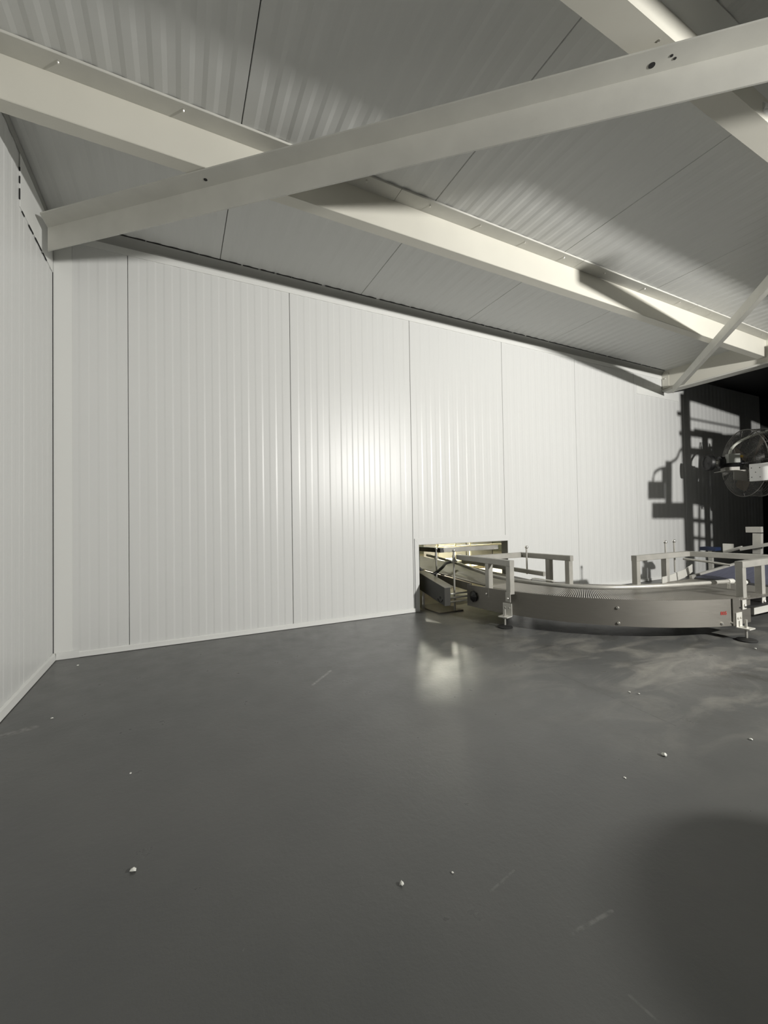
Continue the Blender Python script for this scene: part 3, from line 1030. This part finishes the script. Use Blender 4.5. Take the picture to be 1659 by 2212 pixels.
# white mounting plate with rivets, carried by a post beyond the frame
J0, J1 = at(1618, 1003, 0, 7.33), at(1618, 1040, 0, 7.33)
yR = J0.y-0.55
jb = MB().box((7.33, yR, J1.z), (7.41, J0.y, J0.z)).build('mounting_box', mat('white_box_paint', (0.88, 0.88, 0.86), 0.4), fan)
for px, py in ((1623, 1011), (1641, 1010), (1632, 1020), (1624, 1031), (1642, 1030)):
    p = at(px, py, 0, 7.33)
    MB().lathe(p+Vector((0.001, 0, 0)), (-1, 0, 0), [(0, 0.007), (0.003, 0.005)], 8).build('rivet', DARKSTEEL, jb)
MB().box((7.40, yR, 0), (7.48, yR+0.1, 2.25)).build('stand_post', SS_TUBE, fan)
MB().box((7.25, yR-0.15, 0), (7.65, yR+0.3, 0.012)).build('stand_base', SS_TUBE, fan)
cp = smooth_path([at(1576, 985, 0, 7.55), at(1578, 974, 0, 7.55), at(1587, 962, 0, 7.58), at(1605, 950, 0, 7.62), at(1635, 938, 0, 7.7), at(1690, 922, 0, 7.8)], 6)
MB().tube(cp, 0.017, 10).build('cable', CABLE, fan, True)

# ------------------------------------------------------------------ machine outside the frame on the right (throws the shadows on the wall)
mf = thing('machine_frame', 'dark steel machine frame with control boxes standing beyond the right edge', 'machine', (7.6, -1.9, 0))
TS = 0.70


def sh(px, py):
    P_ = at(px, py, 1, 0.0)
    return LAMP + (P_-LAMP)*TS


def shbox(x0, y0, x1, y1, name, m=DARKSTEEL, th=0.03, parent=None):
    pts = [sh(x0, y0), sh(x1, y0), sh(x1, y1), sh(x0, y1)]
    Y = pts[0].y
    mb = MB()
    mb.hexa([(p.x, Y-th/2, p.z) for p in pts]+[(p.x, Y+th/2, p.z) for p in pts])
    return mb.build(name, m, parent or mf)


pA, pB = sh(1478, 1100), sh(1496, 1100)
MB().box((pA.x, pA.y-0.03, 0), (pB.x, pA.y+0.03, 2.62)).build('post', DARKSTEEL, mf)
pC, pD = sh(1600, 940), sh(1622, 940)
MB().box((pC.x, pA.y-0.03, 0), (pD.x, pA.y+0.03, 2.9)).build('post', DARKSTEEL, mf)
mb = MB()
Pq = [sh(1478, 800), sh(1760, 760), sh(1760, 950), sh(1700, 938), sh(1600, 900), sh(1500, 868), sh(1478, 866)]
mb.loft([[(p.x, pA.y-0.04, p.z) for p in Pq], [(p.x, pA.y+0.04, p.z) for p in Pq]])
mb.build('top_beam', DARKSTEEL, mf)


def shbar(x0, y0, x1, y1, w_, name='cross_bar'):
    a_, b_ = sh(x0, y0), sh(x1, y1)
    MB().bar(a_, b_, 0.03, w_).build(name, DARKSTEEL, mf)


shbar(1484, 903, 1610, 927, 0.022)
shbar(1484, 935, 1610, 952, 0.075)
shbar(1500, 928, 1560, 938, 0.03)
shbar(1484, 974, 1610, 985, 0.085)
shbar(1484, 1010, 1540, 1022, 0.045)
shbar(1484, 1047, 1540, 1055, 0.03)
shbar(1484, 1084, 1540, 1092, 0.035)
shbar(1484, 1122, 1540, 1128, 0.045)
shbar(1484, 1160, 1540, 1166, 0.035)
shbox(1538, 938, 1760, 1060, 'back_panel')
shbar(1511, 1030, 1511, 1200, 0.03, 'cross_bar')
shbar(1463, 893, 1484, 895, 0.05)
shbar(1468, 936, 1484, 936, 0.05)
shbox(1400, 1040, 1436, 1078, 'control_box')
shbox(1409, 1086, 1478, 1120, 'control_box')
shbox(1438, 996, 1451, 1090, 'cable_channel')
shbox(1430, 1010, 1446, 1044, 'cable_channel', th=0.02)
cpts = smooth_path([sh(1410, 1042), sh(1414, 1022), sh(1426, 1013), sh(1442, 1010)], 5)
MB().tube(cpts, 0.016, 8).build('cable', RUBBER, mf)
cpts = smooth_path([sh(1448, 1000), sh(1462, 990), sh(1470, 972), sh(1484, 966)], 5)
MB().tube(cpts, 0.016, 8).build('cable', RUBBER, mf)
q = sh(1532, 1052)
MB().box((q.x, pA.y-0.5, 0), (q.x+4.0, pA.y-0.05, q.z)).build('machine_body', DARKSTEEL, mf)

# drum beyond the right edge whose shadow falls on the near floor
dr = thing('drum', 'blue plastic drum standing beyond the right edge, its shadow on the floor', 'drum', (3.226, -4.374, 0))
MB().lathe((3.226, -4.374, 0), (0, 0, 1), [(0, 0.26), (0.02, 0.275), (0.30, 0.28), (0.31, 0.285), (0.33, 0.28), (0.62, 0.28), (0.63, 0.285), (0.65, 0.28), (0.92, 0.275), (0.95, 0.26)], 36).build('barrel', DRUM, dr, True)
MB().lathe((3.226, -4.374, 0.945), (0, 0, 1), [(0, 0.27), (0.012, 0.27), (0.012, 0.24), (0.006, 0.235)], 36).build('lid', BLACK, dr, True)

# ------------------------------------------------------------------ next room seen through the opening
struct(MB().box((1.0, 5.9, 0), (9.0, 6.0, 4.2)).build('wall_far', GREYROOM))
struct(MB().box((0.9, 0.1, 0), (1.0, 6.0, 4.2)).build('wall_side', GREYROOM))
struct(MB().box((9.0, 0.1, 0), (9.1, 6.0, 4.2)).build('wall_side', GREYROOM))
struct(MB().box((0.9, 0.1, 4.2), (9.1, 6.0, 4.3)).build('ceiling', GREYROOM))
rk = thing('wire_rack', 'cream wire rack seen through the top of the wall opening', 'rack', (5.3, 2.5, 0))
RKM = mat('cream_rack', (0.72, 0.70, 0.58), 0.5)
for x in (4.83, 5.22, 5.55):
    MB().box((x-0.012, 2.49, 0), (x+0.012, 2.515, 1.2)).build('upright', RKM, rk)
for z in (0.43, 0.52):
    MB().box((4.80, 2.485, z-0.012), (6.3, 2.52, z+0.012)).build('shelf_rail', RKM, rk)
MB().box((4.80, 2.51, 0.16), (6.3, 2.9, 0.18)).build('shelf', RKM, rk)
cb = thing('cabinet', 'dark grey cabinet behind the cream rack in the next room', 'cabinet', (5.9, 3.4, 0))
MB().box((5.3, 3.2, 0.1), (6.7, 3.7, 1.3)).build('body', DARKSTEEL, cb)
MB().box((5.33, 3.185, 0.12), (5.98, 3.2, 1.28)).build('door', mat('grey_door', (0.16, 0.16, 0.15), 0.5), cb)
MB().box((6.02, 3.185, 0.12), (6.67, 3.2, 1.28)).build('door', mat('grey_door_b', (0.16, 0.16, 0.15), 0.5), cb)
for x in (5.4, 6.6):
    MB().box((x-0.04, 3.3, 0), (x+0.04, 3.6, 0.1)).build('foot', BLACK, cb)
gm = MB().box((2.965, 0.25, 0.405), (3.075, 0.52, 0.575)).box((2.99, 0.27, 0.38), (3.05, 0.50, 0.405)).build('gear_motor', BLUE, bc)
gm['label'] = 'dark blue gear motor'
MB().lathe((3.02, 0.25, 0.49), (0, -1, 0), [(0, 0.05), (0.01, 0.05), (0.02, 0.03)], 16).build('motor_cap', BLACK, gm, True)
bd = tag(MB().loft([[(2.96, y, 0.0), (2.975, y, 0.0), (2.975, y, z), (2.96, y, z)] for y, z in ((0.2, 0.17), (1.2, 0.34))]).build('board', CARD), 'brown board leaning low inside the left edge of the opening', 'board')
bd.location = (0, 0, 0.001)


def room_light(name, label, C_, w_, h_, power):
    t_ = thing(name, label, 'light', C_)
    MB().box((C_[0]-w_/2-0.03, C_[1]+0.005, C_[2]-h_/2-0.03), (C_[0]+w_/2+0.03, C_[1]+0.06, C_[2]+h_/2+0.03)).build('housing', WHITE_TRIM, t_)
    MB().box((C_[0]-w_/2, C_[1], C_[2]-h_/2), (C_[0]+w_/2, C_[1]+0.006, C_[2]+h_/2)).build('diffuser', emit(name+'_glow', (1.0, 0.97, 0.80), power), t_)
    return t_


def bounce(px, py, Y):
    """where the floor mirrors the view ray of a pixel to, on the plane y = Y"""
    P_ = at(px, py, 2, 0.0)
    d = P_-CAM
    d.z = -d.z
    return P_ + d*((Y-P_.y)/d.y)


q1, q2 = bounce(968, 1364, 5.8), bounce(914, 1424, 5.8)
room_light('wall_light', 'lower bright lamp panel on the far wall of the next room', tuple(q1), 0.26, 0.30, 170)
room_light('wall_light', 'upper bright lamp panel on the far wall of the next room', tuple(q2), 0.26, 0.30, 85)
L = bpy.data.lights.new('room_lamp', 'AREA')
L.shape = 'RECTANGLE'
L.size, L.size_y = 1.2, 0.8
L.spread = math.radians(52)
L.energy = ROOM_W
L.color = (1.0, 0.97, 0.80)
lo = bpy.data.objects.new('room_lamp', L)
COL.objects.link(lo)
lo.location = (5.0, 3.3, 3.57)
lf_ = thing('ceiling_light', 'wide ceiling lamp of the next room above the belt conveyor', 'light', (4.9, 3.3, 3.58))
MB().box((4.25, 2.85, 3.575), (5.55, 3.75, 3.598)).build('housing', WHITE_TRIM, lf_)

# ------------------------------------------------------------------ work light behind and right of the camera
wl = thing('work_light', 'bright work light on a tripod beyond the right edge', 'light', (LAMP.x, LAMP.y-0.08, 0))
AIM = Vector((-0.03, 1.0, 0.14)).normalized()
LC = LAMP - AIM*0.05
MB().bar(LC-AIM*0.08, LC-AIM*0.01, 0.36, 0.28).build('housing', BLACK, wl)
hx = LC-AIM*0.05
MB().tube([(hx.x, hx.y, 0.75), (hx.x, hx.y, LAMP.z-0.14)], 0.018, 10).build('pole', SS_TUBE, wl)
for k in range(3):
    t = 2*math.pi*k/3+0.4
    MB().tube([(hx.x, hx.y, 0.85), (hx.x+0.55*math.cos(t), hx.y+0.55*math.sin(t), 0.012)], 0.012, 8).build('leg', SS_TUBE, wl)
L = bpy.data.lights.new('work_lamp', 'AREA')
L.shape = 'RECTANGLE'
L.size, L.size_y = 0.16, 0.12
L.energy = LAMP_W
L.color = (1.0, 0.98, 0.935)
lo = bpy.data.objects.new('work_lamp', L)
COL.objects.link(lo)
lo.location = LAMP
lo.rotation_euler = AIM.to_track_quat('-Z', 'Y').to_euler()

# ------------------------------------------------------------------ debris on the floor
CH = [((1435, 1633), 0.016, 'white crumb lying right of the floor centre, largest of the crumbs'),
      ((868, 1912), 0.011, 'white crumb on the floor at the lower middle of the picture'),
      ((287, 1882), 0.013, 'pointed white flake on the floor at the lower left'),
      ((1380, 1500), 0.010, 'white crumb in front of the curved conveyor, right one of a close pair'),
      ((1360, 1496), 0.008, 'white crumb in front of the curved conveyor, left one of a close pair'),
      ((977, 1886), 0.007, 'tiny white crumb near the lower middle, right of a larger crumb'),
      ((1350, 1681), 0.007, 'tiny white crumb on the floor left of the drum shadow'),
      ((1632, 1402), 0.014, 'white sliver on the floor below the right levelling foot'),
      ((282, 1671), 0.006, 'tiny white crumb on the left part of the floor'),
      ((1622, 1598), 0.010, 'white sliver on the floor at the right edge'),
      ((112, 1552), 0.010, 'white flake on the floor near the left wall'),
      ((168, 1438), 0.010, 'white flake on the floor close to the left room corner')]
for (px, py), r, lab in CH:
    p = at(px, py, 2, 0.0)
    bm = bmesh.new()
    bmesh.ops.create_icosphere(bm, subdivisions=1, radius=r*0.75)
    for v in bm.verts:
        v.co *= random.uniform(0.6, 1.15)
        v.co.z *= 0.5
    zmin = min(v.co.z for v in bm.verts)
    me = bpy.data.meshes.new('crumb')
    bm.to_mesh(me)
    bm.free()
    me.materials.append(CHIP)
    o = bpy.data.objects.new('crumb', me)
    COL.objects.link(o)
    o.location = (p.x, p.y, -zmin)
    tag(o, lab, 'debris', 'white crumbs on the floor')
